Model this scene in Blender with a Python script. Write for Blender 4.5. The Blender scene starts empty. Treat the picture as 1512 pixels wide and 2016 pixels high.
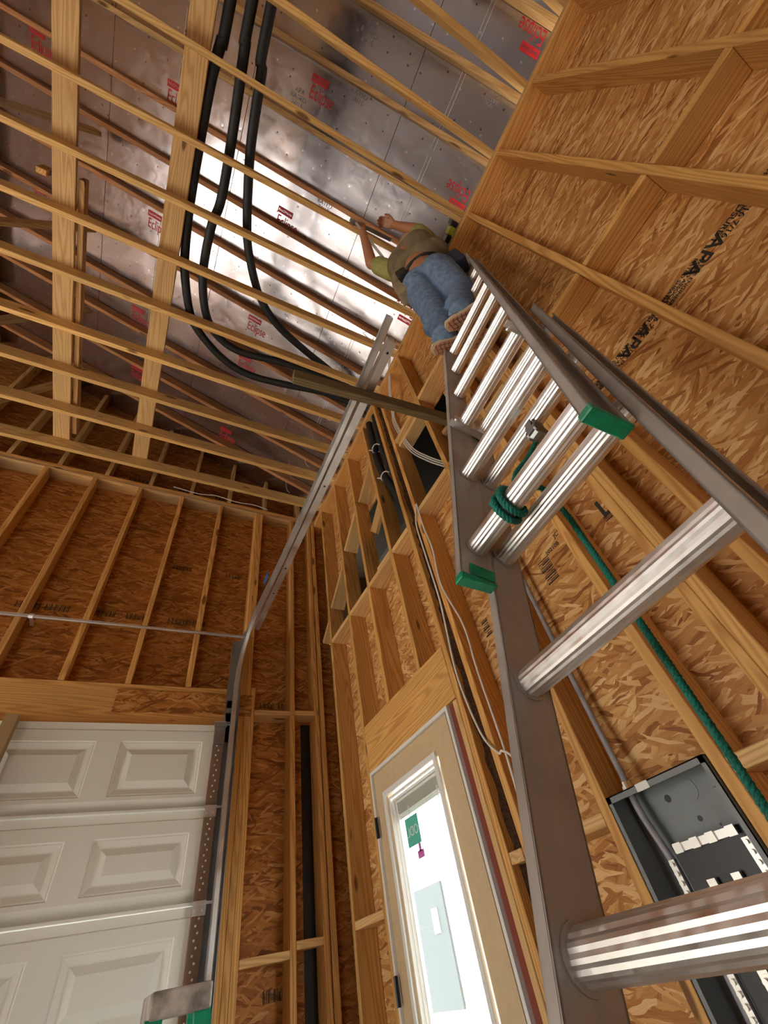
import bpy, bmesh, math, random
from mathutils import Vector, Matrix
random.seed(7)
S = bpy.context.scene
CZ = 1.22                      # camera height above the floor; everything below is written relative to the camera
# ---------------------------------------------------------------- camera
R = ((0.8877106, -0.4311948, -0.1613719), (0.2253296, 0.7125564, -0.6644470), (0.4014927, 0.5534748, 0.7297049))
cd = bpy.data.cameras.new('camera'); cam = bpy.data.objects.new('camera', cd); S.collection.objects.link(cam)
cd.sensor_fit = 'VERTICAL'; cd.sensor_height = 24; cd.sensor_width = 18; cd.lens = 831.08 / 2016 * 24
cd.clip_start = 0.02; cd.clip_end = 400
r, d, f = [Vector(v).normalized() for v in R]
cam.matrix_world = Matrix(((r.x, -d.x, -f.x, 0), (r.y, -d.y, -f.y, 0), (r.z, -d.z, -f.z, CZ), (0, 0, 0, 1)))
S.camera = cam
# ---------------------------------------------------------------- world, sun, exposure
S.view_settings.view_transform = 'Standard'; S.view_settings.look = 'None'
S.view_settings.gamma = 1; S.view_settings.use_curve_mapping = False
S.view_settings.exposure = 2.3
W = bpy.data.worlds.new('sky'); S.world = W; W.use_nodes = True
bg = W.node_tree.nodes['Background']; bg.inputs[0].default_value = (0.92, 0.96, 1, 1); bg.inputs[1].default_value = 1.9
sd = bpy.data.lights.new('sun', 'SUN'); sd.energy = 7.5; sd.angle = 0.01; sd.color = (1, .95, .86)
sun = bpy.data.objects.new('sun', sd); S.collection.objects.link(sun)
sun.rotation_euler = Vector((1, .0, -.50)).to_track_quat('-Z', 'Y').to_euler()
def portal(loc, rot, w, h, e=0):
    l = bpy.data.lights.new('daylight_opening', 'AREA'); l.shape = 'RECTANGLE'; l.size = w; l.size_y = h
    l.energy = 1; l.cycles.is_portal = True
    o = bpy.data.objects.new('daylight_opening', l); S.collection.objects.link(o); o.location = loc; o.rotation_euler = rot
portal((-6.55, 2.2, .02), (0, -math.pi / 2, 0), 2.5, 2.3)
portal((-4.2, -5.55, -.36), (math.pi / 2, 0, 0), 2.0, 1.72)
S.cycles.max_bounces = 10; S.cycles.diffuse_bounces = 6; S.cycles.glossy_bounces = 5; S.cycles.transparent_max_bounces = 10
S.cycles.sample_clamp_indirect = 6; S.cycles.use_denoising = True; S.cycles.caustics_reflective = False

# ---------------------------------------------------------------- helpers
def link(o, parent=None):
    S.collection.objects.link(o)
    if parent: o.parent = parent
    return o
def mk(name, bm, mat, parent=None, smooth=False, loc=None, mw=None):
    me = bpy.data.meshes.new(name); bm.normal_update(); bm.to_mesh(me); bm.free()
    for m in (mat if isinstance(mat, (list, tuple)) else [mat]): me.materials.append(m)
    if smooth:
        for p in me.polygons: p.use_smooth = True
    o = bpy.data.objects.new(name, me); link(o, parent)
    if mw is not None: o.matrix_local = mw
    if loc: o.location = loc
    return o
def tag(o, label=None, cat=None, group=None, kind=None):
    for k, v in (('label', label), ('category', cat), ('group', group), ('kind', kind)):
        if v: o[k] = v
    return o
def empty(name, loc=(0, 0, 0), **k):
    o = bpy.data.objects.new(name, None); o.empty_display_size = .1; link(o); o.location = loc
    return tag(o, **k)
def box(bm, x0, x1, y0, y1, z0, z1, mi=0, M=None):
    co = [(x, y, z) for x in (x0, x1) for y in (y0, y1) for z in (z0, z1)]
    v = [bm.verts.new(M @ Vector(c) if M else c) for c in co]
    for q in ((0, 1, 3, 2), (4, 6, 7, 5), (0, 4, 5, 1), (2, 3, 7, 6), (0, 2, 6, 4), (1, 5, 7, 3)):
        bm.faces.new([v[i] for i in q]).material_index = mi
    return v
def bev(bm, w=.003, seg=1):
    bmesh.ops.bevel(bm, geom=bm.edges[:], offset=w, segments=seg, affect='EDGES', profile=.5)
def hole_plate(name, axis, pos, thick, outer, holes, mat, parent=None):
    """a sheet in the plane axis=pos made of rectangles around holes; outer/holes are (u0,u1,v0,v1)"""
    us = sorted({outer[0], outer[1]} | {h[i] for h in holes for i in (0, 1) if outer[0] < h[i] < outer[1]})
    vs = sorted({outer[2], outer[3]} | {h[i] for h in holes for i in (2, 3) if outer[2] < h[i] < outer[3]})
    bm = bmesh.new()
    for a, b in zip(us, us[1:]):
        run = None
        for c, e in list(zip(vs, vs[1:])) + [(None, None)]:
            solid = c is not None and not any(h[0] <= (a + b) / 2 <= h[1] and h[2] <= (c + e) / 2 <= h[3] for h in holes)
            if solid: run = (run[0] if run else c, e)
            elif run:
                if axis == 'x': box(bm, pos, pos + thick, a, b, run[0], run[1])
                else: box(bm, a, b, pos, pos + thick, run[0], run[1])
                run = None
    return mk(name, bm, mat, parent)
def frames(pts):
    n = len(pts); T = []
    for i in range(n):
        T.append((pts[min(i + 1, n - 1)] - pts[max(i - 1, 0)]).normalized())
    u = T[0].orthogonal().normalized(); out = []
    for t in T:
        u = (u - t * u.dot(t)).normalized(); out.append((t, u, t.cross(u)))
    return out
def tube(bm, pts, rad, seg=10, prof=None, mi=0, cap=True):
    pts = [Vector(p) for p in pts]; fr = frames(pts); rings = []
    for i, (p, (t, u, w)) in enumerate(zip(pts, fr)):
        rr = rad[i] if isinstance(rad, (list, tuple)) else rad
        ring = []
        for k in range(seg):
            a = 2 * math.pi * k / seg; q = rr * (prof[k % len(prof)] if prof else 1)
            ring.append(bm.verts.new(p + u * (math.cos(a) * q) + w * (math.sin(a) * q)))
        rings.append(ring)
    for A, B in zip(rings, rings[1:]):
        for k in range(seg):
            bm.faces.new((A[k], A[(k + 1) % seg], B[(k + 1) % seg], B[k])).material_index = mi
    if cap:
        bm.faces.new(rings[0][::-1]).material_index = mi; bm.faces.new(rings[-1]).material_index = mi
def spline(P, n=8):
    P = [Vector(p) for p in P]; out = []
    for i in range(len(P) - 1):
        a, b, c, e = P[max(i - 1, 0)], P[i], P[i + 1], P[min(i + 2, len(P) - 1)]
        for k in range(n):
            t = k / n
            out.append(.5 * ((2 * b) + (c - a) * t + (2 * a - 5 * b + 4 * c - e) * t * t + (3 * b - a - 3 * c + e) * t ** 3))
    return out + [P[-1]]
def cyl(bm, a, b, rr, seg=12, mi=0): tube(bm, [a, b], rr, seg, mi=mi)
def text(name, s, size, mw, mat, parent, ext=.0004, align='CENTER'):
    c = bpy.data.curves.new(name, 'FONT'); c.body = s; c.size = size; c.extrude = ext; c.align_x = align; c.align_y = 'CENTER'
    c.space_line = .9; c.offset = size * .018 if name == 'stamp' and mat is INK else 0
    o = bpy.data.objects.new('tmp', c); S.collection.objects.link(o)
    me = bpy.data.meshes.new_from_object(o.evaluated_get(bpy.context.evaluated_depsgraph_get()))
    bpy.data.objects.remove(o); me.materials.clear(); me.materials.append(mat)
    t = bpy.data.objects.new(name, me); link(t, parent); t.matrix_local = mw
    return t
def axes(x, y, loc):
    x = Vector(x).normalized(); y = Vector(y); y = (y - x * y.dot(x)).normalized(); z = x.cross(y)
    return Matrix(((x.x, y.x, z.x, loc[0]), (x.y, y.y, z.y, loc[1]), (x.z, y.z, z.z, loc[2]), (0, 0, 0, 1)))

# ---------------------------------------------------------------- materials
def mat(name):
    m = bpy.data.materials.new(name); m.use_nodes = True; nt = m.node_tree
    return m, nt, nt.nodes['Principled BSDF']
def N(nt, t, **k):
    n = nt.nodes.new(t)
    for a, b in k.items():
        if a in n.inputs.keys(): n.inputs[a].default_value = b
        else: setattr(n, a, b)
    return n
def ramp(nt, src, stops, interp='LINEAR'):
    n = nt.nodes.new('ShaderNodeValToRGB'); n.color_ramp.interpolation = interp
    while len(n.color_ramp.elements) < len(stops): n.color_ramp.elements.new(.5)
    for e, (p, c) in zip(n.color_ramp.elements, stops): e.position = p; e.color = (*c, 1)
    nt.links.new(src, n.inputs[0]); return n.outputs[0]
def mathn(nt, op, a, b=None, c=None):
    n = nt.nodes.new('ShaderNodeMath'); n.operation = op
    for i, v in enumerate((a, b, c)):
        if v is None: continue
        if hasattr(v, 'links'): nt.links.new(v, n.inputs[i])
        else: n.inputs[i].default_value = v
    return n.outputs[0]
def mix(nt, fac, a, b, blend='MIX'):
    n = nt.nodes.new('ShaderNodeMix'); n.data_type = 'RGBA'; n.blend_type = blend
    for i, v in ((0, fac), (6, a), (7, b)):
        if hasattr(v, 'links'): nt.links.new(v, n.inputs[i])
        else: n.inputs[i].default_value = v if i == 0 else (*v, 1)
    return n.outputs[2]
def plain(name, col, rough=.5, metal=0, bump=0, bscale=60, spec=.5, var=0):
    m, nt, p = mat(name); p.inputs['Base Color'].default_value = (*col, 1)
    p.inputs['Roughness'].default_value = rough; p.inputs['Metallic'].default_value = metal
    p.inputs['Specular IOR Level'].default_value = spec
    tc = N(nt, 'ShaderNodeTexCoord'); ns = N(nt, 'ShaderNodeTexNoise', Scale=bscale, Detail=4); nt.links.new(tc.outputs['Object'], ns.inputs[0])
    if var:
        c = ramp(nt, ns.outputs[0], [(.3, tuple(x * (1 - var) for x in col)), (.7, tuple(min(1, x * (1 + var)) for x in col))])
        nt.links.new(c, p.inputs['Base Color'])
    if bump:
        b = N(nt, 'ShaderNodeBump', Strength=bump, Distance=.002); nt.links.new(ns.outputs[0], b.inputs['Height']); nt.links.new(b.outputs[0], p.inputs['Normal'])
    return m
def wood(name, light, dark, knot=1, grey=0, ring=26, wane=False):
    m, nt, p = mat(name); L = nt.links.new
    tc = N(nt, 'ShaderNodeTexCoord'); oi = N(nt, 'ShaderNodeObjectInfo')
    off = N(nt, 'ShaderNodeVectorMath', operation='SCALE'); off.inputs[0].default_value = (.9, .7, 31); L(oi.outputs['Random'], off.inputs['Scale'])
    add = N(nt, 'ShaderNodeVectorMath', operation='ADD'); L(tc.outputs['Object'], add.inputs[0]); L(off.outputs[0], add.inputs[1])
    mp = N(nt, 'ShaderNodeMapping'); mp.inputs['Scale'].default_value = (1, 1, .06); L(add.outputs[0], mp.inputs[0])
    n1 = N(nt, 'ShaderNodeTexNoise', Scale=9.0, Detail=2, Roughness=.5); L(mp.outputs[0], n1.inputs[0])
    wv = N(nt, 'ShaderNodeTexWave', Scale=ring, Distortion=0); wv.wave_type = 'BANDS'; wv.bands_direction = 'DIAGONAL'
    sc = N(nt, 'ShaderNodeVectorMath', operation='SCALE'); L(n1.outputs['Color'], sc.inputs[0]); sc.inputs['Scale'].default_value = .14
    a2 = N(nt, 'ShaderNodeVectorMath', operation='ADD'); L(mp.outputs[0], a2.inputs[0]); L(sc.outputs[0], a2.inputs[1]); L(a2.outputs[0], wv.inputs[0])
    mp2 = N(nt, 'ShaderNodeMapping'); mp2.inputs['Scale'].default_value = (160, 160, 4); L(add.outputs[0], mp2.inputs[0])
    n2 = N(nt, 'ShaderNodeTexNoise', Scale=1.0, Detail=3); L(mp2.outputs[0], n2.inputs[0])
    fac = mathn(nt, 'ADD', mathn(nt, 'MULTIPLY', wv.outputs[0], .62), mathn(nt, 'MULTIPLY', n2.outputs[0], .38))
    c = ramp(nt, fac, [(.12, light), (.55, tuple((a * .62 + b * .38) for a, b in zip(light, dark))), (.92, dark)])
    n3 = N(nt, 'ShaderNodeTexNoise', Scale=1.6, Detail=2); mp3 = N(nt, 'ShaderNodeMapping'); mp3.inputs['Scale'].default_value = (3, 3, .7)
    L(add.outputs[0], mp3.inputs[0]); L(mp3.outputs[0], n3.inputs[0])
    c = mix(nt, ramp(nt, n3.outputs[0], [(.42, (0, 0, 0)), (.72, (.55, .55, .55))]), c, tuple(x * .72 for x in light), 'MIX')
    if grey: c = mix(nt, ramp(nt, n3.outputs[0], [(.35, (0, 0, 0)), (.6, (grey,) * 3)]), c, (.30, .25, .17))
    if knot:
        mk_ = N(nt, 'ShaderNodeMapping'); mk_.inputs['Scale'].default_value = (9, 9, 2.6); L(add.outputs[0], mk_.inputs[0])
        vo = N(nt, 'ShaderNodeTexVoronoi', Scale=1.0); vo.feature = 'F1'; L(mk_.outputs[0], vo.inputs[0])
        sx = N(nt, 'ShaderNodeSeparateColor'); L(vo.outputs['Color'], sx.inputs[0])
        rad = mathn(nt, 'MULTIPLY', mathn(nt, 'GREATER_THAN', sx.outputs[0], 1 - .42 * knot), .17)
        kf = mathn(nt, 'SMOOTH_MIN', mathn(nt, 'MULTIPLY', mathn(nt, 'MAXIMUM', mathn(nt, 'SUBTRACT', rad, vo.outputs['Distance']), 0), 14), .85, .2)
        c = mix(nt, kf, c, (.13, .045, .012))
    hs = N(nt, 'ShaderNodeHueSaturation'); L(c, hs.inputs['Color'])
    L(mathn(nt, 'ADD', mathn(nt, 'MULTIPLY', oi.outputs['Random'], .30), .84), hs.inputs['Value'])
    L(hs.outputs[0], p.inputs['Base Color']); p.inputs['Roughness'].default_value = .62; p.inputs['Specular IOR Level'].default_value = .3
    b = N(nt, 'ShaderNodeBump', Strength=.25, Distance=.001); L(fac, b.inputs['Height']); L(b.outputs[0], p.inputs['Normal'])
    return m
def osb(name, ua, va, stops, dark=False, scale=1.0):
    m, nt, p = mat(name); L = nt.links.new
    tc = N(nt, 'ShaderNodeTexCoord'); sp = N(nt, 'ShaderNodeSeparateXYZ'); L(tc.outputs['Object'], sp.inputs[0])
    cb = N(nt, 'ShaderNodeCombineXYZ'); L(sp.outputs[ua], cb.inputs[0]); L(sp.outputs[va], cb.inputs[1])
    ds = N(nt, 'ShaderNodeTexNoise', Scale=14, Detail=2); L(cb.outputs[0], ds.inputs[0])
    dv = N(nt, 'ShaderNodeVectorMath', operation='SCALE'); L(ds.outputs['Color'], dv.inputs[0]); dv.inputs['Scale'].default_value = .022
    ad = N(nt, 'ShaderNodeVectorMath', operation='ADD'); L(cb.outputs[0], ad.inputs[0]); L(dv.outputs[0], ad.inputs[1])
    lay = []
    for ang, sx, sy, o in ((.06, 10, 78, 0), (.36, 10, 72, 3.1), (-.32, 10, 80, 7.7), (.7, 12, 66, 5.2), (-.12, 7, 48, 1.3), (.18, 8, 60, 9.4), (-.6, 12, 74, 4.4)):
        mp = N(nt, 'ShaderNodeMapping'); mp.vector_type = 'POINT'
        ro = N(nt, 'ShaderNodeVectorRotate', Angle=ang); ro.rotation_type = 'Z_AXIS'; L(ad.outputs[0], ro.inputs[0])
        mp.inputs['Scale'].default_value = (sx * scale, sy * scale, 1); mp.inputs['Location'].default_value = (o, o * 2, 0); L(ro.outputs[0], mp.inputs[0])
        vo = N(nt, 'ShaderNodeTexVoronoi', Scale=1.0, Randomness=1.0); vo.voronoi_dimensions = '2D'; L(mp.outputs[0], vo.inputs[0])
        se = N(nt, 'ShaderNodeSeparateColor'); L(vo.outputs['Color'], se.inputs[0])
        g1 = N(nt, 'ShaderNodeTexNoise', Scale=1.0, Detail=2); g2 = N(nt, 'ShaderNodeVectorMath', operation='MULTIPLY'); g2.inputs[1].default_value = (1.2, 4.5, 1); L(mp.outputs[0], g2.inputs[0]); L(g2.outputs[0], g1.inputs[0])
        v = mathn(nt, 'ADD', mathn(nt, 'MULTIPLY', se.outputs[0], .62), mathn(nt, 'MULTIPLY', g1.outputs[0], .38))
        lay.append((v, se.outputs[1]))
    val = lay[0][0]
    for (v, g), th in zip(lay[1:], (.55, .58, .75, .62, .6, .84)):
        k = mathn(nt, 'GREATER_THAN', g, th)
        n = nt.nodes.new('ShaderNodeMix'); L(k, n.inputs[0]); L(val, n.inputs[2]); L(v, n.inputs[3]); val = n.outputs[0]
    big = N(nt, 'ShaderNodeTexNoise', Scale=2.2, Detail=2); L(cb.outputs[0], big.inputs[0])
    fac = mathn(nt, 'ADD', val, mathn(nt, 'MULTIPLY', mathn(nt, 'SUBTRACT', big.outputs[0], .5), .2))
    c = ramp(nt, fac, stops)
    L(c, p.inputs['Base Color']); p.inputs['Roughness'].default_value = .6; p.inputs['Specular IOR Level'].default_value = .3
    b = N(nt, 'ShaderNodeBump', Strength=.35, Distance=.002); L(fac, b.inputs['Height']); L(b.outputs[0], p.inputs['Normal'])
    return m
def foil(name):
    m, nt, p = mat(name); L = nt.links.new
    tc = N(nt, 'ShaderNodeTexCoord')
    p.inputs['Metallic'].default_value = 1
    n0 = N(nt, 'ShaderNodeTexNoise', Scale=2.2, Detail=2); L(tc.outputs['Object'], n0.inputs[0])
    n1 = N(nt, 'ShaderNodeTexNoise', Scale=16, Detail=4, Roughness=.55, Distortion=1.2); L(tc.outputs['Object'], n1.inputs[0])
    vo = N(nt, 'ShaderNodeTexVoronoi', Scale=6.5, Randomness=1.0); vo.voronoi_dimensions = '2D'; L(tc.outputs['Object'], vo.inputs[0])
    dent = mathn(nt, 'MULTIPLY', mathn(nt, 'LESS_THAN', vo.outputs['Distance'], .045), 1)
    vc = N(nt, 'ShaderNodeSeparateColor'); L(vo.outputs['Color'], vc.inputs[0])
    dc = ramp(nt, vc.outputs[0], [(.45, (.16, .10, .08)), (.5, (1, 1, 1))], 'CONSTANT')  # white dots: glints on the dents painted into the colour
    c = mix(nt, mathn(nt, 'MULTIPLY', dent, .85), (.57, .54, .57), dc)
    L(c, p.inputs['Base Color'])
    h = mathn(nt, 'ADD', mathn(nt, 'MULTIPLY', n0.outputs[0], 1.6), mathn(nt, 'MULTIPLY', n1.outputs[0], .028))
    vs = N(nt, 'ShaderNodeTexVoronoi', Scale=6.5); vs.voronoi_dimensions = '2D'; vs.feature = 'F1'; L(tc.outputs['Object'], vs.inputs[0])
    h = mathn(nt, 'ADD', h, mathn(nt, 'MULTIPLY', mathn(nt, 'MINIMUM', vs.outputs['Distance'], .10), .5))
    b = N(nt, 'ShaderNodeBump', Strength=.35, Distance=.02); L(h, b.inputs['Height']); L(b.outputs[0], p.inputs['Normal'])
    L(ramp(nt, n1.outputs[0], [(.3, (.17,) * 3), (.7, (.27,) * 3)]), p.inputs['Roughness'])
    return m
def brushed(name, col, rough, stretch=(3, 3, 120), metal=1, amt=.12):
    m, nt, p = mat(name); L = nt.links.new; tc = N(nt, 'ShaderNodeTexCoord')
    mp = N(nt, 'ShaderNodeMapping'); mp.inputs['Scale'].default_value = stretch; L(tc.outputs['Object'], mp.inputs[0])
    n = N(nt, 'ShaderNodeTexNoise', Scale=1.0, Detail=3); L(mp.outputs[0], n.inputs[0])
    n2 = N(nt, 'ShaderNodeTexNoise', Scale=9.0, Detail=4); L(tc.outputs['Object'], n2.inputs[0])
    c = ramp(nt, n2.outputs[0], [(.3, tuple(x * (1 - amt) for x in col)), (.7, tuple(min(1, x * (1 + amt)) for x in col))])
    L(c, p.inputs['Base Color']); p.inputs['Metallic'].default_value = metal
    L(ramp(nt, n.outputs[0], [(.3, (rough * .75,) * 3), (.7, (rough * 1.3,) * 3)]), p.inputs['Roughness'])
    return m
PINE = wood('pine', (.78, .44, .14), (.50, .225, .055))
JOI = wood('joist_pine', (.84, .54, .20), (.58, .31, .09), knot=.8)
PALE = wood('pale_pine', (.84, .55, .24), (.58, .32, .11), knot=.7)
DARKW = wood('dark_weathered_pine', (.19, .135, .065), (.09, .06, .026), knot=.6)
RED = wood('reddish_rafter_pine', (.60, .30, .13), (.38, .15, .055), knot=.5)
GREYW = wood('grey_stained_pine', (.68, .42, .16), (.42, .22, .075), grey=.45)
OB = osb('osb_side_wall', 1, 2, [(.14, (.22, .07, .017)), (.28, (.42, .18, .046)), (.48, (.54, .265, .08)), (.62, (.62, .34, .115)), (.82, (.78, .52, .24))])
OA = osb('osb_garage_wall', 0, 2, [(.14, (.18, .058, .010)), (.32, (.32, .115, .022)), (.52, (.43, .168, .034)), (.68, (.50, .215, .052)), (.86, (.64, .34, .115))])  # stops darker than the side wall's: this wall's shade put into the colour
FOIL = foil('radiant_foil')
ALU = brushed('ladder_aluminium', (.86, .85, .83), .38, (60, 2, 60))
ALUR = brushed('ladder_rail_aluminium', (.45, .41, .37), .5, (4, 60, 4), metal=.5)  # darker and browner than the rungs: shade and wood reflections in the colour
GALV = brushed('galvanised_steel', (.74, .74, .74), .42, (8, 8, 8), amt=.06)
STEEL = brushed('dark_steel_plate', (.33, .33, .33), .45)
INK = plain('black_ink', (.02, .015, .012), .7)
REDI = plain('red_ink', (.62, .02, .03), .5)
GREYI = plain('grey_ink', (.30, .28, .30), .5)
SEAM = plain('seam_gap', (.12, .04, .02), .8)
WHITEW = plain('white_cable_jacket', (.75, .72, .66), .45)
GREYC = plain('grey_cable_jacket', (.30, .30, .31), .5, var=.25, bscale=25)
BLACK = plain('black_insulation_foam', (.012, .013, .013), .6, bump=.5, bscale=25)
BLACKP = plain('black_plastic', (.015, .015, .017), .35)
DOORP = plain('cream_garage_paint', (.80, .80, .72), .42, bump=.12, bscale=220)
SLAB = plain('beige_door_skin', (.62, .46, .27), .5, bump=.1, bscale=30, var=.05)
WHITE = plain('white_trim', (.80, .79, .75), .4)
BROWNS = plain('brown_end_stile', (.25, .15, .09), .55)
PANEL = plain('panel_grey_paint', (.20, .22, .225), .3, bump=.04)
SILVER = plain('tin_plated_bus', (.80, .80, .78), .25, metal=1)
GREEN = plain('green_plastic', (.0, .25, .12), .4, var=.3, bscale=30)
ROPE = plain('green_rope', (.0, .17, .12), .6, bump=.9, bscale=260, var=.5)
DENIM = plain('blue_denim', (.15, .235, .37), .85, bump=1.0, bscale=38, var=.3)
SKIN = plain('skin', (.42, .19, .10), .5, bump=.2)
SLEEVE = plain('yellow_green_sleeve', (.33, .32, .10), .85, bump=.8, bscale=22, var=.2)
SHIRT = plain('olive_shirt', (.19, .15, .085), .85, bump=1, bscale=18, var=.25)
APRON = plain('tan_canvas', (.33, .25, .15), .85, bump=.8, bscale=30, var=.2)
SOLE = plain('brown_rubber_sole', (.55, .27, .17), .6)
CREAM = plain('cream_rubber', (.62, .52, .33), .6)
NAVY = plain('navy_canvas', (.02, .03, .06), .8)
HAIR = plain('dark_hair', (.04, .025, .015), .8, bump=.8, bscale=80)
CONC = plain('concrete', (.50, .48, .45), .7, bump=.2, bscale=12, var=.12)
LIME = plain('lime_plastic', (.38, .50, .03), .4)

# ---------------------------------------------------------------- structure
XB, YA, H = 1.364, 3.366, 3.82          # stud faces of the side wall and the garage wall, underside of top plates
D6 = .14; SP = .4064; T = .038; Y0 = -.946
RM = .46; RZ = 4.05                     # roof pitch, rafter underside above the side wall face
def roofz(x): return RZ + RM * (XB - x)
bm = bmesh.new(); box(bm, -30, 40, -30, 30, -CZ - .3, -CZ - .02); tag(mk('ground', bm, plain('pale_gravel', (.62, .60, .56), .8, var=.1, bscale=8)), kind='structure')
bm = bmesh.new(); box(bm, -6.5, XB + .3, -5.5, YA + .3, -CZ - .1, -CZ); tag(mk('floor', bm, CONC), kind='structure')
# side wall sheathing: door opening, and the gap where the lower roof joins (stepped below its sloping line)
holes = [(1.70, 2.70, -2, .90)]
for a in range(10):
    y = .95 + .14 * a; holes.append((y, y + .14, 2.10, 2.93 if y < 1.62 else 3.0))
for a in range(14):
    y = 2.35 + .09 * a; holes.append((y, y + .09, 2.10, 3.02 - .68 * (y - 2.35)))
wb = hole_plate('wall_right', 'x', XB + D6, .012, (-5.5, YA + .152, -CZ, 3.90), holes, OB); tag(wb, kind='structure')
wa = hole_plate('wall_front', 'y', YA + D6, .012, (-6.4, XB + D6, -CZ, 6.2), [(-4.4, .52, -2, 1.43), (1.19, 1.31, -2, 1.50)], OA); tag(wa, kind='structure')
bm = bmesh.new(); box(bm, 1.15, 1.35, YA + .156, YA + .17, -CZ, 1.55); tag(mk('gap_backing', bm, BLACKP), kind='structure')  # black board behind the open gap in the garage wall sheathing
# opposite walls with their open bays (daylight comes in here)
tag(hole_plate('wall_left', 'x', -6.55, .05, (-5.5, YA + .15, -CZ, 4.3), [(1.05, 3.35, -CZ, 1.25)], OB), kind='structure')
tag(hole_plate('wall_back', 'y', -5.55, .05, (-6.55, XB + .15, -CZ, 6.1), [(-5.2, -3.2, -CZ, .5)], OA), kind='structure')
# dark space of the joining lower roof behind the side wall
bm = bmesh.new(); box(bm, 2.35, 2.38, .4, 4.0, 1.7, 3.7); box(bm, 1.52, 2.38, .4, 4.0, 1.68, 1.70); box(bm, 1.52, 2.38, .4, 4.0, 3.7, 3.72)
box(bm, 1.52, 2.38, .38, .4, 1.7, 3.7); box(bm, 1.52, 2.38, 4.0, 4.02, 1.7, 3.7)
tag(mk('wall_attic', bm, plain('dark_felt_and_shade', (.05, .042, .03), .8, var=.3)), kind='structure')  # felt tone on every side; the space's darkness is put into the colour
# roof deck with foil facing
bm = bmesh.new()
zt = .145
for x0, x1, s in ((XB + .5, -2.6, 1), (-2.6, -7.0, -1)):
    z0 = roofz(x0) + zt if s == 1 else roofz(-2.6) + zt; z1 = roofz(-2.6) + zt if s == 1 else roofz(-2.6) + zt - RM * 4.4
    v = [bm.verts.new(c) for c in ((x0, -5.6, z0), (x0, YA + .5, z0), (x1, YA + .5, z1), (x1, -5.6, z1), (x0, -5.6, z0 + .02), (x0, YA + .5, z0 + .02), (x1, YA + .5, z1 + .02), (x1, -5.6, z1 + .02))]
    for q in ((0, 1, 2, 3), (7, 6, 5, 4), (0, 4, 5, 1), (1, 5, 6, 2), (2, 6, 7, 3), (3, 7, 4, 0)): bm.faces.new([v[i] for i in q])
roof = tag(mk('ceiling', bm, FOIL), kind='structure')
def rp(x, y, dz=0): return (x, y, roofz(x) + zt + dz)
RX = Vector((1, 0, -RM)).normalized()
bm = bmesh.new()
for x in (.75, -.36, -1.46): 
    M = axes(RX, (0, -1, 0), rp(x, 0, -.001)); box(bm, -.002, .002, -3.4, 4, 0, .0008, M=M)
mk('seam', bm, SEAM, roof)
bm = bmesh.new()
for x in (1.035, 1.06, -.90, -.92):
    M = axes(RX, (0, -1, 0), rp(x, 0, -.0016))
    for y0, y1 in ((-.20, .32), (.36, .90), (1.0, 1.3), (-2.3, -1.2)): box(bm, -.0018, .0018, y0 * 1.0, y1, 0, .0006, M=M)
mk('pale_line', bm, WHITE, roof)  # pairs of thin pale lines across the foil
def eclipse(x, y, flip=False, word=True):
    xx, yy = (RX, Vector((0, -1, 0))) if not flip else (-RX, Vector((0, 1, 0)))
    M = axes(xx, yy, rp(x, y, -.002))
    b = bmesh.new(); box(b, -.115, .03, .045, .095, 0, .0005); mk('red_label', b, REDI, roof, mw=M)
    text('small_lettering', 'RoyOMartin', .026, M @ Matrix.Translation((-.042, .07, .0012)), FOIL, roof)
    if word: text('lettering', 'Eclipse', .125, M @ Matrix.Translation((0, -.015, 0)) @ Matrix.Diagonal((.62, 1, 1, 1)), REDI, roof)
for x, y in ((.166, -.29), (-.94, 1.25), (.16, 1.66), (.165, 2.09), (-1.0, 2.22), (.17, 3.06), (-2.05, .42), (-.9, .24), (.17, .64), (-2.05, 1.6), (-.94, 2.9)): eclipse(x, y)
for x, y in ((1.34, -.21), (1.34, -1.19), (1.36, .78)): eclipse(x, y, True)
def ink(x, y, flip=True, s=1.0):
    xx, yy = (-RX, Vector((0, 1, 0))) if flip else (RX, Vector((0, -1, 0)))
    M = axes(xx, yy, rp(x, y, -.002))
    text('stamp', 'APA\nRATED\n24/16', .035 * s, M, GREYI, roof)
for x, y in ((1.29, -.42), (1.29, -.80)): ink(x, y)
for x, y in ((.42, -.42), (.36, -.75), (.42, .35), (.0, -.2), (.32, 2.35)): ink(x, y, False, 1.3)

# ---------------------------------------------------------------- lumber
def lumber(name, xs, ys, zs, m, label=None, cat=None, group=None, parent=None):
    (x0, x1), (y0, y1), (z0, z1) = xs, ys, zs
    dd = Vector((x1 - x0, y1 - y0, z1 - z0)); c = Vector((x0 + x1, y0 + y1, z0 + z1)) / 2
    k = max(range(3), key=lambda i: dd[i]); hl = dd[k] / 2; o = [i for i in range(3) if i != k]
    bm = bmesh.new(); box(bm, -dd[o[0]] / 2, dd[o[0]] / 2, -dd[o[1]] / 2, dd[o[1]] / 2, -hl, hl); bev(bm, .0025)
    cols = [None] * 3
    e = [Vector((1, 0, 0)), Vector((0, 1, 0)), Vector((0, 0, 1))]
    M = Matrix.Identity(4)
    a, b, cc = e[o[0]], e[o[1]], e[k]
    for i in range(3): M[i][0], M[i][1], M[i][2], M[i][3] = a[i], b[i], cc[i], c[i]
    if M.to_3x3().determinant() < 0:
        for i in range(3): M[i][0] = -M[i][0]
    ob = mk(name, bm, m, parent, mw=M)
    return tag(ob, label, cat, group)
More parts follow.
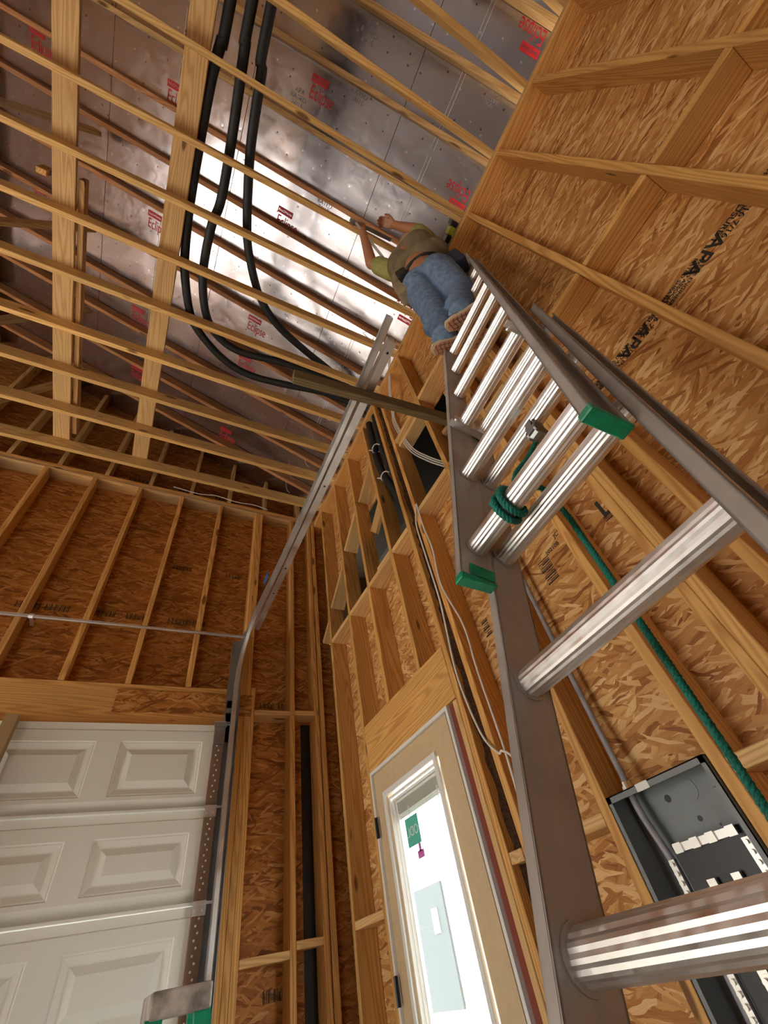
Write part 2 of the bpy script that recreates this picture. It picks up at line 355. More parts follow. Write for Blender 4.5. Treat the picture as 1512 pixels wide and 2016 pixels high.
def beam(name, p0, p1, w, h, up, m, label=None, cat=None, group=None, parent=None):
    """board from p0 to p1; h across the direction `up`, w across the other"""
    p0, p1 = Vector(p0), Vector(p1); z = (p1 - p0); L = z.length; z.normalize()
    y = Vector(up); y = (y - z * y.dot(z)).normalized(); x = y.cross(z); c = (p0 + p1) / 2
    bm = bmesh.new(); box(bm, -w / 2, w / 2, -h / 2, h / 2, -L / 2, L / 2); bev(bm, .0025)
    M = Matrix(((x.x, y.x, z.x, c.x), (x.y, y.y, z.y, c.y), (x.z, y.z, z.z, c.z), (0, 0, 0, 1)))
    return tag(mk(name, bm, m, parent, mw=M), label, cat, group)
ORD = ['first', 'second', 'third', 'fourth', 'fifth', 'sixth', 'seventh', 'eighth', 'ninth', 'tenth', 'eleventh', 'twelfth', 'thirteenth']
XW = (XB, XB + D6 - .001); YW = (YA, YA + D6 - .001)
FL = -CZ
# top plates
lumber('top_plate', XW, (-5.4, YA + D6), (H, H + T), PINE, 'lower top plate along the side wall, resting on its studs', 'plate')
lumber('top_plate', XW, (-5.4, YA + D6), (H + T, H + 2 * T), GREYW, 'upper top plate along the side wall, under the rafter feet', 'plate')
lumber('top_plate', (-6.3, XB - .002), YW, (H - .01, H + T - .01), GREYW, 'lower top plate on the garage door wall', 'plate')
lumber('top_plate', (-6.3, XB - .002), YW, (H + T - .01, H + 2 * T - .01), PINE, 'upper top plate on the garage door wall', 'plate')
# side wall studs
door_l, door_r = 2.695, 1.662
def ws(y, z0, z1, lab, m=PINE, w=T): return lumber('wall_stud', XW, (y, y + w), (z0, z1), m, lab, 'stud', 'studs of the side wall')
lab_b = {10: 'side wall stud right in the corner beside the garage wall', 9: 'side wall stud tight against the hinge side of the glazed door',
         8: 'short stud above the door header, on the hinge side', 7: 'short stud above the door header, near its middle',
         6: 'side wall stud carrying the loose white cables', 5: 'side wall stud left of the grey breaker panel',
         4: 'side wall stud right of the grey breaker panel', 3: 'side wall stud behind the right rail of the ladder low down',
         2: 'side wall stud running under the top of the ladder', 1: 'side wall stud meeting the top plate beyond the ladder, second from the top corner',
         0: 'side wall stud crossing the top right of the photo', -1: 'side wall stud at the far right edge above the blocking', -2: 'side wall stud outside the row beside the back end'}
for i in range(10, -3, -1):
    y = Y0 + SP * i; z0 = FL
    if i == 9: y = door_l
    if i in (8, 7): z0 = 1.145
    if i == 6: y = 1.498
    ws(y, z0, H, lab_b[i])
ws(1.622, FL, H, 'king stud just past the latch side of the glazed door')
ws(1.664, FL, .855, 'jack stud under the door header on the latch side', PALE, .034)
ws(.425, FL, H, 'nearer ply of the doubled stud behind the ladder')
ws(.464, FL, H, 'farther ply of the doubled stud behind the ladder')
# bark edge on the king stud: a rough strip
BARK = plain('bark_wane', (.10, .05, .025), .9, bump=1, bscale=60, var=.6)
bm = bmesh.new()
rng = random.Random(3); prev = None
for k in range(120):
    z = FL + k * (H - FL) / 119
    ring = [bm.verts.new((XB + .035 + rng.uniform(-.01, .01), 1.621, z)), bm.verts.new((XB + .075 + rng.uniform(-.006, .006), 1.611 - rng.uniform(0, .008), z)), bm.verts.new((XB + .12 + rng.uniform(-.015, .01), 1.621, z))]
    if prev:
        for a in (0, 1): bm.faces.new((prev[a], prev[a + 1], ring[a + 1], ring[a]))
    prev = ring
tag(mk('bark_strip', bm, BARK), 'rough dark bark edge running up the king stud by the door', 'bark')
hb = lumber('door_header', (XB, XB + .09), (1.664, 2.693), (.862, 1.145), PINE, 'wide pine header board above the glazed door', 'header')
# blocking rows
def blk(y0, y1, z, lab, m=PALE, x0=XB, x1=None, h=T):
    lumber('blocking', (x0, x1 or XB + D6 - .002), (y0, y1), (z - h, z), m, lab, 'block', 'blocks between the side wall studs')
E_ = [(-2, -1), (-1, 0), (0, 1), (1, 2), (2, 'x'), ('x', 3)]
st = {i: Y0 + SP * i for i in range(-2, 11)}; st[6] = 1.498; st[9] = door_l
rows = [(10, 9, 'upper row block in the corner bay'), (9, 8, 'upper row block above the hinge side of the door'), (8, 7, 'upper row block above the middle of the door'),
        (7, 'k', 'upper row block between the door middle stud and king stud'), (6, 5, 'upper row block in the bay where the white cables drop'),
        (5, 4, 'upper row block half hidden by the left ladder rail'), (4, 'd', 'upper row block behind the ladder rungs'), ('e', 3, 'upper row block beside the doubled stud'),
        (3, 2, 'upper row block right behind the ladder rail'), (2, 1, 'upper row block below the ladder top, right of the ladder'),
        (1, 0, 'upper row block in the second bay from the top right'), (0, -1, 'upper row block at the top right corner'), (-1, -2, 'upper row block past the top right corner')]
yy = lambda k: {'k': 1.622, 'd': .464, 'e': .425}.get(k) if isinstance(k, str) else st[k]
for a, b, l in rows:
    blk(yy(b) + T + .001, yy(a) - .001, 2.085 + (.012 if (str(a) + str(b)).count('5') else 0), l, PINE if a in (2, 1, 0, 3) else PALE)
for y0, y1, l in ((1.54, 1.62, 'small lower block beside the bark edged king stud'), (1.086 + T, 1.49, 'lower block between the cable stud and the panel stud'),
                  (.50, .679, 'lower block right of the breaker panel beside the green rope'), (2.735, 3.116, 'lower block in the corner bay left of the door')):
    blk(y0 + .001, y1 - .001, .235, l)
blk(st[5] + T + .001, 1.497, 2.965, 'high block above the dark gap in the cable bay'); blk(st[5] + T + .001, 1.497, 2.92, 'block doubled under the high block in the cable bay', PALE, XB + .03)
blk(st[4] + T + .001, st[5] - .001, 2.99, 'high block above the gap behind the left ladder rail'); 
blk(.875, 1.06, 2.46, 'short loose block in the gap behind the left ladder rail', GREYW, XB + .05)
# sloping nailers of the lower roof line
def nail(y0, y1, zc, l):
    s = -.72
    beam('roof_nailer', (XB + .072, y0, zc - s * (y1 - y0) / 2), (XB + .072, y1, zc + s * (y1 - y0) / 2), .13, .038, (0, .6, 1), PALE, l, 'nailer', 'sloping nailers between the side wall studs')
nail(1.945, 2.25, 3.13, 'sloping nailer in the bay beside the black hoses'); nail(2.36, 2.67, 2.88, 'sloping nailer above the hinge side stud')
nail(2.745, 3.09, 2.53, 'sloping nailer in the corner bay'); nail(3.17, 3.345, 2.25, 'sloping nailer tight in the corner')
beam('roof_nailer', (XB + .125, 1.94, 2.90), (XB + .125, 2.27, 2.66), .03, .14, (0, .6, 1), PALE, 'second sloping nailer set back beside the black hoses', 'nailer', 'sloping nailers between the side wall studs')
blk(1.96, 2.24, 2.20, 'small block low in the dark bay beside the black hoses', PALE, XB + .06)
# garage wall framing
XA = -1.377
names_a = ['stud at the left edge above the garage door header', 'second stud from the left above the garage door header', 'third stud from the left above the garage door header',
           'fourth stud from the left above the garage door header', 'stud just left of the door track above the header']
for k in range(-3, 5):
    x = XA + SP * k
    lumber('wall_stud', (x, x + T), YW, (1.70, H - .01), PINE, names_a[k] if k >= 0 else 'garage wall stud outside the left edge, number %s leftward' % ORD[-k - 1], 'stud', 'studs above the garage door')
for j, (x, l) in enumerate(((.655, 'innermost ply of the post beside the garage door'), (.695, 'middle ply of the post beside the garage door'), (.735, 'outer ply of the post beside the garage door'))):
    lumber('jamb_stud', (x, x + T + .001), YW, (FL, H - .01 if j < 2 else 1.72), PINE, l, 'stud', 'post plies beside the garage door')
for x, l in ((1.061, 'garage wall stud between the door post and the corner'), (1.268, 'first corner stud of the garage wall'), (1.315, 'second corner stud of the garage wall, next to the side wall')):
    lumber('wall_stud', (x, x + T), YW, (FL, H - .01), PINE, l, 'stud', 'full height studs of the garage wall')
gh = lumber('garage_header', (-4.6, .653), (YA, YA + .09), (1.41, 1.697), PINE, 'long wide pine header above the garage door', 'header')
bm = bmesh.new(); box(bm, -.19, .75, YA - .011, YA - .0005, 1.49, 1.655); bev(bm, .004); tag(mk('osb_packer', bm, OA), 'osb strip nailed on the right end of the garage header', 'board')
lumber('side_jamb', (.53, .653), (YA, YA + .038), (FL, 1.405), PALE, 'flat jamb board closing the side of the garage door opening', 'board')
lumber('sill_board', (-4.6, .653), (YA + .091, YA + .138), (1.40, 1.697), PINE, 'rear board of the garage header', 'header')
for x0, x1, z, l in ((.776, 1.06, 1.545, 'block beside the garage post at header height'), (1.10, 1.267, 1.553, 'block between the stud and corner stud at header height'),
                     (.776, 1.06, .185, 'low block beside the garage post'), (1.10, 1.267, .217, 'low block between the stud and corner stud')):
    lumber('blocking', (x0, x1), YW, (z - T, z), PALE, l, 'block', 'blocks on the garage wall')
# gable studs
for k in range(-2, 7):
    x = -1.30 + SP * k
    if x > 1.2: continue
    lumber('gable_stud', (x, x + T), YW, (H + 2 * T - .008, roofz(x) + .10), PALE, 'gable stud above the garage wall plate, %s from the left' % ORD[k + 2], 'stud', 'gable studs above the garage wall')
# joists, rafters, braces, runners
jy = {-6: -2.52, -5: -2.11, -4: -1.72, -3: -1.31, -2: -.905, -1: -.505, 0: -.10, 1: .352, 2: .73, 3: 1.118, 4: 1.523, 5: 1.955, 6: 2.352, 7: 2.755, 8: 3.172}
seq = sorted(jy, reverse=True)
for n, k in enumerate(seq):
    y = jy[k]; w = 'ceiling joist, %s from the garage wall' % (ORD[n] if n < 13 else 'second last' if n == 13 else 'last and farthest')
    zt2 = 3.896 + .14; xr = XB + .1
    bm = bmesh.new(); box(bm, -.019, .019, -.07, .07, -3.95, 3.95); bev(bm, .0025)
    M = Matrix(((0, 0, 1, xr - 3.95), (1, 0, 0, y), (0, 1, 0, 3.896 + .07), (0, 0, 0, 1)))
    tag(mk('ceiling_joist', bm, JOI, mw=M), w, 'joist', 'ceiling joists')
    ry = y + (-.042 if k > 0 else .042)
    p0 = Vector((XB + .30, ry, roofz(XB + .30) + .07)); p1 = Vector((-2.6, ry, roofz(-2.6) + .07))
    beam('rafter', p0, p1, T, .14 * math.cos(math.atan(RM)), (0, 0, 1), RED if k > 0 else PALE, 'roof rafter, %s from the garage wall' % (ORD[n] if n < 13 else 'second last' if n == 13 else 'last and farthest'), 'rafter', 'rafters under the foil roof')
beam('ridge_board', (-2.62, -5.4, roofz(-2.6) + .06), (-2.62, YA + .1, roofz(-2.6) + .06), .038, .19, (0, 0, 1), PINE, 'ridge board along the top of the roof', 'ridge')
for n, (k, zz) in enumerate(((2, 0), (4, 0), (6, 0), (8, 0))):
    y = jy[k] + .04
    beam('roof_brace', (-2.25, y, 3.94), (-1.52, y, 5.40), T, .089, (1, 0, 0), GREYW, 'steep brace from joist up to rafter, %s from the near side' % ORD[n], 'brace', 'steep roof braces')
lumber('runner_board', (-1.388, -1.25), (-5.3, 3.28), (4.037, 4.075), PALE, 'flat runner board across the joists, farther from the side wall', 'board')
lumber('runner_board', (-.70, -.558), (-5.3, 3.22), (4.037, 4.075), PALE, 'flat runner board across the joists beside the black hoses', 'board')
lumber('runner_board', (-1.245, -1.207), (.9, 3.1), (4.076, 4.165), PALE, 'upright board stiffening the farther runner', 'board')
lumber('scrap_block', (-1.48, -1.42), (.93, .968), (4.037, 4.16), PINE, 'small scrap block beside the farther runner board', 'block')
# the 2x4 that carries the door track
beam('support_board', (.286, .866, 2.030), (XB - .001, .777, 2.030), T, .089, (0, 0, 1), DARKW, 'grey stained board hung under the door track, running to the side wall', 'board')

# prints on the sheathing
def print_b(y, z, body, s, flip=True, par=wb):
    M = axes((0, 1, 0) if flip else (0, -1, 0), (0, 0, -1) if flip else (0, 0, 1), (XB + D6 - .0006, y, z))
    if flip: M = axes((0, 1, 0), (0, 0, -1), (XB + D6 - .0006, y, z))
    text('stamp', body, s, M, INK, par)
for y, z in ((-.33, 2.27), (-.74, 2.27), (.10, 2.27), (-.33, 1.62), (.02, 1.62), (-.72, 1.62)):
    print_b(y, z, 'APA', .085); print_b(y + .12, z, 'THE ENGINEERED\nWOOD ASSOCIATION\nRATED SHEATHING', .024)
    print_b(y + .25, z, '24/16 7/16\nEXPOSURE 1', .034)
def bars(par, M, n=12, w=.12, h=.05):
    b = bmesh.new()
    for k in range(n): box(b, k * w / n, k * w / n + w / n * (.35 + .35 * (k % 3 == 0)), 0, h * (1 - .3 * (k % 4 == 1)), 0, .0004)
    mk('stamp', b, INK, par, mw=M)
bars(wb, axes((0, 0, 1), (0, 1, 0), (XB + D6 - .0008, .90, 1.05)), 12, .13, .07); print_b(.86, 1.18, '20210B', .028, False); print_b(.80, 1.22, 'JCT', .03, False)
bars(wb, axes((0, 0, 1), (0, 1, 0), (XB + D6 - .0008, 1.40, 1.08)), 8, .1, .05); bars(wb, axes((0, 0, 1), (0, 1, 0), (XB + D6 - .0008, .50, 1.08)), 5, .03, .09)
print_b(.56, 1.14, 'L', .12, False); print_b(1.36, -.10, 'SING\nPSON', .04, False)
for x in (-1.05, -.86, -.54, -.3, .02, .16): bars(wa, axes((1, 0, 0), (0, 0, 1), (x, YA + D6 - .0008, 2.32)), 16, .16, .06)
for x in (-.02, .44, -.05): bars(wa, axes((1, 0, 0), (0, 0, 1), (x, YA + D6 - .0008, 2.92)), 14, .14, .05)
for x in (.85, 1.0, .95): bars(wa, axes((1, 0, 0), (0, 0, 1), (x, YA + D6 - .0008, 1.62 if x != .95 else .0)), 12, .12, .05)
for x in (-.7, -.2, .2): bars(wa, axes((1, 0, 0), (0, 0, 1), (x, YA + D6 - .0008, 4.05)), 16, .22, .06)

# ---------------------------------------------------------------- garage door
gd = empty('door_1', (-.9, 3.3, FL), kind='structure')
def raised(bm, x0, x1, z0, z1, y):
    rings = []
    for ins, dy in ((0, 0), (.006, .006), (.012, .006), (.040, .018), (.046, .018), (.082, .0)):
        rings.append([bm.verts.new((xx, y + dy, zz)) for xx, zz in ((x0 + ins, z0 + ins), (x1 - ins, z0 + ins), (x1 - ins, z1 - ins), (x0 + ins, z1 - ins))])
    for A, B in zip(rings, rings[1:]):
        for k in range(4): bm.faces.new((A[k], A[(k + 1) % 4], B[(k + 1) % 4], B[k]))
    bm.faces.new(rings[-1])
def section(z0, z1):
    bm = bmesh.new(); y = 3.318; cols = []
    x = .42
    while x > -4.3: cols.append((x - .50, x)); x -= .636
    zs = (z0 + .090, z1 - .115)
    xs = [.535]
    for a, b in cols: xs += [b, a]
    xs.append(-4.35)
    for i in range(0, len(xs) - 1):
        b, a = xs[i], xs[i + 1]
        if i % 2 == 0: cells = ((zs[0], zs[1]),)
        else: cells = (); raised(bm, a, b, zs[0], zs[1], y)
        for c, e in cells:
            v = [bm.verts.new(q) for q in ((a, y, c), (b, y, c), (b, y, e), (a, y, e))]; bm.faces.new(v)
    for c, e, yc, ye in ((z0 + .012, z0 + .070, y + .042, y), (z0 + .070, zs[0], y, y), (zs[1], z1 - .05, y, y), (z1 - .05, z1 - .044, y, y + .006), (z1 - .044, z1 - .003, y + .006, y + .002)):
        v = [bm.verts.new(q) for q in ((-4.35, yc, c), (.535, yc, c), (.535, ye, e), (-4.35, ye, e))]; bm.faces.new(v)
    box(bm, -4.35, .535, y + .003, y + .04, z1 - .012, z1 - .003); box(bm, -4.35, .535, y - .012, y + .042, z0 + .001, z0 + .013)
    box(bm, -4.35, .535, y + .041, y + .046, z0, z1 - .004)
    return bm
ZS = [1.405, .885, .43, -.06, -.55, -1.21]
for a, b in zip(ZS, ZS[1:]):
    s = mk('door_section', section(b, a), DOORP, gd); s.location = -gd.location
    bm = bmesh.new(); box(bm, .488, .555, 3.292, 3.318, b + .01, a - .012)
    e = mk('end_stile', bm, BROWNS, s)
    bm = bmesh.new()
    for q in range(14):
        z = b + .06 + q * (a - b - .12) / 13; cyl(bm, (.52 + (.008 if q % 2 else -.006), 3.292, z), (.52 + (.008 if q % 2 else -.006), 3.287, z), .0055, 8)
    mk('rivet', bm, WHITE, s)['kind'] = 'stuff'
    bm = bmesh.new(); box(bm, .487, .556, 3.280, 3.292, a - .05, a + .012); box(bm, .480, .60, 3.276, 3.284, a - .006, a + .006); cyl(bm, (.50, 3.274, a - .028), (.50, 3.281, a - .028), .006, 8); cyl(bm, (.54, 3.274, a - .028), (.54, 3.281, a - .028), .006, 8)
    mk('hinge', bm, GALV, s)
bm = bmesh.new(); box(bm, .486, .557, 3.270, 3.290, 1.255, 1.385); box(bm, .478, .565, 3.262, 3.272, 1.37, 1.40); cyl(bm, (.55, 3.27, 1.385), (.61, 3.27, 1.385), .006, 8)
s = mk('top_bracket', bm, STEEL, gd); s.location = -gd.location
bm = bmesh.new(); box(bm, -.72, -.655, 3.22, 3.30, -.8, 1.40)
s = mk('centre_strut', bm, plain('tan_strut', (.34, .22, .10), .6), gd); s.location = -gd.location
# track
tr = empty('door_track', (.60, 3.22, FL), label='galvanised garage door track rising beside the door and bending back overhead', cat='track')
path = [Vector((.592, 3.215, z)) for z in (FL + .01, 0, .8, 1.45, 1.66)]
RC = .40
for k in range(1, 11):
    a = math.pi / 2 * k / 10; path.append(Vector((.592 + .04 * k / 10, 3.215 - RC * (1 - math.cos(a)), 1.70 + RC * math.sin(a))))
path += [Vector((.645, 2.2, 2.105)), Vector((.645, 1.2, 2.115)), Vector((.632, .445, 2.12))]
bm = bmesh.new(); prof = []
for i, p in enumerate(path):
    t = (path[min(i + 1, len(path) - 1)] - path[max(i - 1, 0)]).normalized(); s = Vector((1, 0, 0)); s = (s - t * t.dot(s)).normalized(); n = t.cross(s)
    # C shaped section: rolled inner lip facing the room
    c2 = [(-.028, .020), (-.028, -.018), (-.020, -.026), (-.004, -.029), (.012, -.026), (.020, -.018), (.022, .022), (.0, .028), (.0, .0255), (.0195, .020), (.0175, -.016), (.010, -.0235), (-.004, -.0265), (-.018, -.0235), (-.0255, -.016), (-.0255, .020)]
    prof.append([bm.verts.new(p + s * (-b * .62) + n * a) for a, b in c2])
for A, B in zip(prof, prof[1:]):
    for k in range(16): bm.faces.new((A[k], A[(k + 1) % 16], B[(k + 1) % 16], B[k]))
bm.faces.new(prof[0][::-1]); bm.faces.new(prof[-1])
s = mk('track_channel', bm, GALV, tr, smooth=False); s.location = -tr.location
bm = bmesh.new(); box(bm, .670, .673, .54, 3.1, 2.085, 2.150); box(bm, .673, .715, .54, 3.1, 2.147, 2.150); box(bm, .668, .712, .54, 3.1, 2.083, 2.086)
s = mk('angle_iron', bm, GALV, tr); s.location = -tr.location
for y in (.60, 1.5, 2.3, 2.6):
    bm = bmesh.new(); cyl(bm, (.69, y, 2.082), (.69, y, 2.084), .007, 8); s = mk('bolt_hole', bm, BLACKP, tr); s.location = -tr.location
bm = bmesh.new(); box(bm, .552, .628, 3.352, 3.360, 1.30, 2.12); box(bm, .624, .628, 3.25, 3.36, 1.35, 2.12); box(bm, .56, .60, 3.34, 3.352, 1.5, 1.54)
s = mk('flag_bracket', bm, STEEL, tr); s.location = -tr.location
bm = bmesh.new(); box(bm, .562, .625, 3.352, 3.362, FL + .01, 1.60); box(bm, .621, .625, 3.19, 3.352, FL + .01, 1.60)
s = mk('wall_angle', bm, STEEL, tr); s.location = -tr.location
bm = bmesh.new(); cyl(bm, (.652, 1.86, 2.082), (.60, 2.30, 2.07), .004, 6)
bx = bmesh.new(); box(bx, .59, .60, 2.42, 2.52, 2.095, 2.125); s = mk('blue_sticker', bx, plain('blue_print', (.03, .12, .45), .4), tr); s.location = -tr.location; bm.free()
ts = empty('torsion_shaft', (-.6, 3.24, 2.08), label='thin steel shaft running across above the garage door', cat='shaft')
bm = bmesh.new(); cyl(bm, (-4.2, 3.25, 2.068), (.635, 3.25, 2.100), .0125, 14); s = mk('shaft_tube', bm, GALV, ts, smooth=True); s.location = -ts.location
bm = bmesh.new(); cyl(bm, (-.862, 3.25, 2.090), (-.835, 3.25, 2.090), .019, 12); box(bm, -.858, -.84, 3.235, 3.36, 2.080, 2.10); s = mk('clamp', bm, GALV, ts); s.location = -ts.location
bm = bmesh.new(); box(bm, .622, .632, 3.21, 3.36, 2.06, 2.14); cyl(bm, (.63, 3.25, 2.1), (.70, 3.25, 2.1), .004, 6); s = mk('bearing_plate', bm, STEEL, ts); s.location = -ts.location

# ---------------------------------------------------------------- entry door
ed = empty('door_2', (XB, 2.2, FL), kind='structure')
def edp(name, bm, m, par=ed, **k):
    o = mk(name, bm, m, par, **k)
    if par is ed: o.location = -ed.location
    return o
yl, yr, zt_ = 2.694, 1.742, .862
bm = bmesh.new(); box(bm, XB - .002, XB + .13, yl - .018, yl, FL, zt_); box(bm, XB - .002, XB + .13, yr + .012, yr + .03, FL, zt_); box(bm, XB - .002, XB + .13, yr + .03, yl - .018, zt_ - .018, zt_)
edp('jamb', bm, WHITE)
bm = bmesh.new(); box(bm, XB + .004, XB + .12, 1.700, yr - .006, FL, .85); edp('shim', bm, plain('dark_red_primer', (.20, .035, .015), .7))
bm = bmesh.new(); box(bm, XB + .012, XB + .016, yr + .03, yr + .055, FL, zt_ - .018); edp('gap_shadow_strip', bm, plain('brown_gap_shadow', (.20, .12, .06), .7))  # brown strip painting the shadow in the gap beside the slab
ylg, yrg, ztg = 2.46, 1.972, .645
sl = hole_plate('door_slab', 'x', XB + .014, .042, (yr + .05, yl - .02, FL + .01, zt_ - .021), [(yrg - .03, ylg + .07, FL + .35, ztg + .05)], SLAB, ed); sl.location = -ed.location
def fr(y0, y1, z0, z1, w, xa, xb, name, m):
    bm = bmesh.new(); box(bm, xa, xb, y0, y0 + w, z0, z1); box(bm, xa, xb, y1 - w, y1, z0, z1); box(bm, xa, xb, y0 + w, y1 - w, z1 - w, z1); box(bm, xa, xb, y0 + w, y1 - w, z0, z0 + w)
    bev(bm, .003); return edp(name, bm, m)
lf = fr(1.955, 2.570, FL + .30, .722, .030, XB + .002, XB + .02, 'lite_frame', WHITE)
for k, (w, x) in enumerate(((.045, .014), (.062, .026), (.078, .036))):
    fr(1.955 + w * .25, 2.570 - w, FL + .32, .722 - w * .9, .012, XB + x, XB + x + .02, 'inner_bead', WHITE)
gm, nt, p = mat('clear_glass'); nt.nodes.remove(p)
tb = N(nt, 'ShaderNodeBsdfTransparent'); tb.inputs[0].default_value = (.97, .99, .98, 1); gl = N(nt, 'ShaderNodeBsdfGlossy', Roughness=.04); mx = N(nt, 'ShaderNodeMixShader')
mx.inputs[0].default_value = .05; nt.links.new(tb.outputs[0], mx.inputs[1]); nt.links.new(gl.outputs[0], mx.inputs[2]); nt.links.new(mx.outputs[0], nt.nodes['Material Output'].inputs[0])
bm = bmesh.new(); box(bm, XB + .040, XB + .044, yrg - .02, ylg + .06, FL + .33, .66); edp('glass_pane', bm, gm)
bm = bmesh.new(); box(bm, XB + .048, XB + .065, yrg - .02, ylg + .06, .585, .66); edp('blind_headrail', bm, plain('blind_plastic', (.52, .50, .44), .5))
bm = bmesh.new()
for a in range(4): box(bm, XB + .047, XB + .066, yrg - .02, ylg + .06, .578 - a * .006, .581 - a * .006)
for y in (2.06, 2.37): box(bm, XB + .044, XB + .048, y, y + .006, .545, .60)
edp('blind_slat', bm, WHITE)
bm = bmesh.new(); box(bm, XB + .038, XB + .0385, 2.285, 2.425, .42, .545)
lb = edp('sticker', bm, plain('teal_sticker', (.10, .55, .42), .5))
text('sticker_lettering', 'ODL', .058, axes((0, 1, 0), (0, 0, 1), (XB + .0375, 2.355, .48)), WHITE, lb)
bm = bmesh.new(); box(bm, XB + .038, XB + .0385, 2.30, 2.325, .385, .42); box(bm, XB + .038, XB + .0385, 2.28, 2.345, .36, .392); edp('sticker_tab', bm, plain('pink_tab', (.6, .15, .5), .5))
for z in (.575, -.06, -.72):
    bm = bmesh.new(); cyl(bm, (XB - .006, yl - .012, z - .05), (XB - .006, yl - .012, z + .05), .007, 10); box(bm, XB - .003, XB + .001, yl - .03, yl + .002, z - .05, z + .05)
    edp('door_hinge', bm, BLACKP)
# what stands outside the glass
bm = bmesh.new(); box(bm, 4.6, 4.8, 4.5, 12, FL, 1.9); ex = tag(mk('wall_outside', bm, plain('pale_siding', (.80, .80, .78), .7)), kind='structure')
ow = empty('window_1', (4.55, 7.2, .2), kind='structure')
bm = bmesh.new(); box(bm, 4.56, 4.59, 7.15, 8.2, -.46, .82); o = mk('pane', bm, plain('blue_grey_pane', (.012, .018, .02), .6), ow); o.location = -ow.location
bm = bmesh.new(); box(bm, 4.54, 4.56, 7.36, 7.50, .28, .55); o = mk('paper_label', bm, WHITE, ow); o.location = -ow.location

# ---------------------------------------------------------------- breaker panel
bp = empty('breaker_panel', (XB + .05, .9, -.1), label='open grey steel breaker panel set between two studs of the side wall', cat='breaker panel')
def bpp(name, bm, m, par=bp, **k):
    o = mk(name, bm, m, par, **k); o.location = -bp.location if par is bp else (0, 0, 0); return o
y0, y1, z0, z1, xf, xk = .724, 1.080, -.56, .258, XB - .006, XB + .092
bm = bmesh.new(); box(bm, xf, xk, y0, y0 + .003, z0, z1); box(bm, xf, xk, y1 - .003, y1, z0, z1); box(bm, xf, xk, y0, y1, z1 - .003, z1); box(bm, xf, xk, y0, y1, z0, z0 + .003); box(bm, xk, xk + .002, y0, y1, z0, z1)
box(bm, xf, xf + .002, y0, y0 + .016, z0, z1); box(bm, xf, xf + .002, y1 - .016, y1, z0, z1); box(bm, xf, xf + .002, y0, y1, z1 - .018, z1)
enc = bpp('enclosure', bm, PANEL)
bm = bmesh.new()
for y, z, rr in ((.805, .215, .010), (.945, .215, .010), (.885, .150, .007), (.84, .125, .003)):
    bm = bmesh.new(); cyl(bm, (xk - .0012, y, z), (xk - .0002, y, z), rr, 20); bpp('mounting_hole', bm, BLACKP)
bm = bmesh.new(); cyl(bm, (xk - .003, .80, .220), (xk - .0014, .80, .220), .021, 24); cyl(bm, (xk - .002, .87, .215), (xk - .0012, .87, .215), .027, 24); bpp('knockout', bm, PANEL)
bm = bmesh.new(); box(bm, xf - .0006, xf + .0002, .915, .960, z1 - .019, z1 + .0005); bpp('white_sticker', bm, WHITE)
bm = bmesh.new(); box(bm, XB + .05, XB + .075, .765, .985, -.50, .112); bpp('interior_base', bm, BLACKP)
bm = bmesh.new(); box(bm, XB + .036, XB + .05, .78, .972, .094, .112)
for y in (.79, .85, .90, .955): box(bm, XB + .031, XB + .037, y - .012, y + .012, .092, .114)
bpp('neutral_strap', bm, SILVER)
bm = bmesh.new()
for yb in (.772, .998):
    box(bm, XB + .036, XB + .048, yb - .009, yb + .009, -.45, .085)
    for k in range(22): cyl(bm, (XB + .03, yb, .075 - k * .02), (XB + .037, yb, .075 - k * .02), .006, 10)
bpp('terminal_bar', bm, SILVER)
bm = bmesh.new()
for yb, s in ((.845, 1), (.915, -1)):
    box(bm, XB + .034, XB + .044, yb - .012, yb + .012, -.42, .03)
    for k in range(5):
        z = .0 - k * .075; box(bm, XB + .030, XB + .036, min(yb, yb + s * .05), max(yb, yb + s * .05), z - .012, z + .012); cyl(bm, (XB + .024, yb, z), (XB + .034, yb, z), .007, 12)
bpp('bus_bar', bm, SILVER)
bm = bmesh.new(); box(bm, XB + .046, XB + .049, .742, .760, -.06, .05); bpp('barcode_label', bm, WHITE); bm = bmesh.new(); box(bm, XB + .046, XB + .049, 1.000, 1.012, .0, .07); bpp('barcode_label', bm, WHITE)
bm = bmesh.new(); cyl(bm, (XB + .05, 1.025, z1), (XB + .05, 1.025, z1 + .028), .014, 12); cyl(bm, (XB + .037, 1.03, z1 + .012), (XB + .064, 1.03, z1 + .012), .006, 8); bpp('cable_connector', bm, SILVER)
bm = bmesh.new(); tube(bm, spline([(XB + .075, 1.055, 1.72), (XB + .085, 1.045, 1.2), (XB + .085, 1.050, .72), (XB + .085, 1.050, .5), (XB + .06, 1.030, .30), (XB + .05, 1.025, .2), (XB + .055, 1.005, .05), (XB + .05, 1.015, -.15), (XB + .05, 1.02, -.5)]), .0105, 10)
tag(mk('feeder_cable', bm, GREYC, smooth=True), 'grey cable running down the stud into the breaker panel', 'cable')

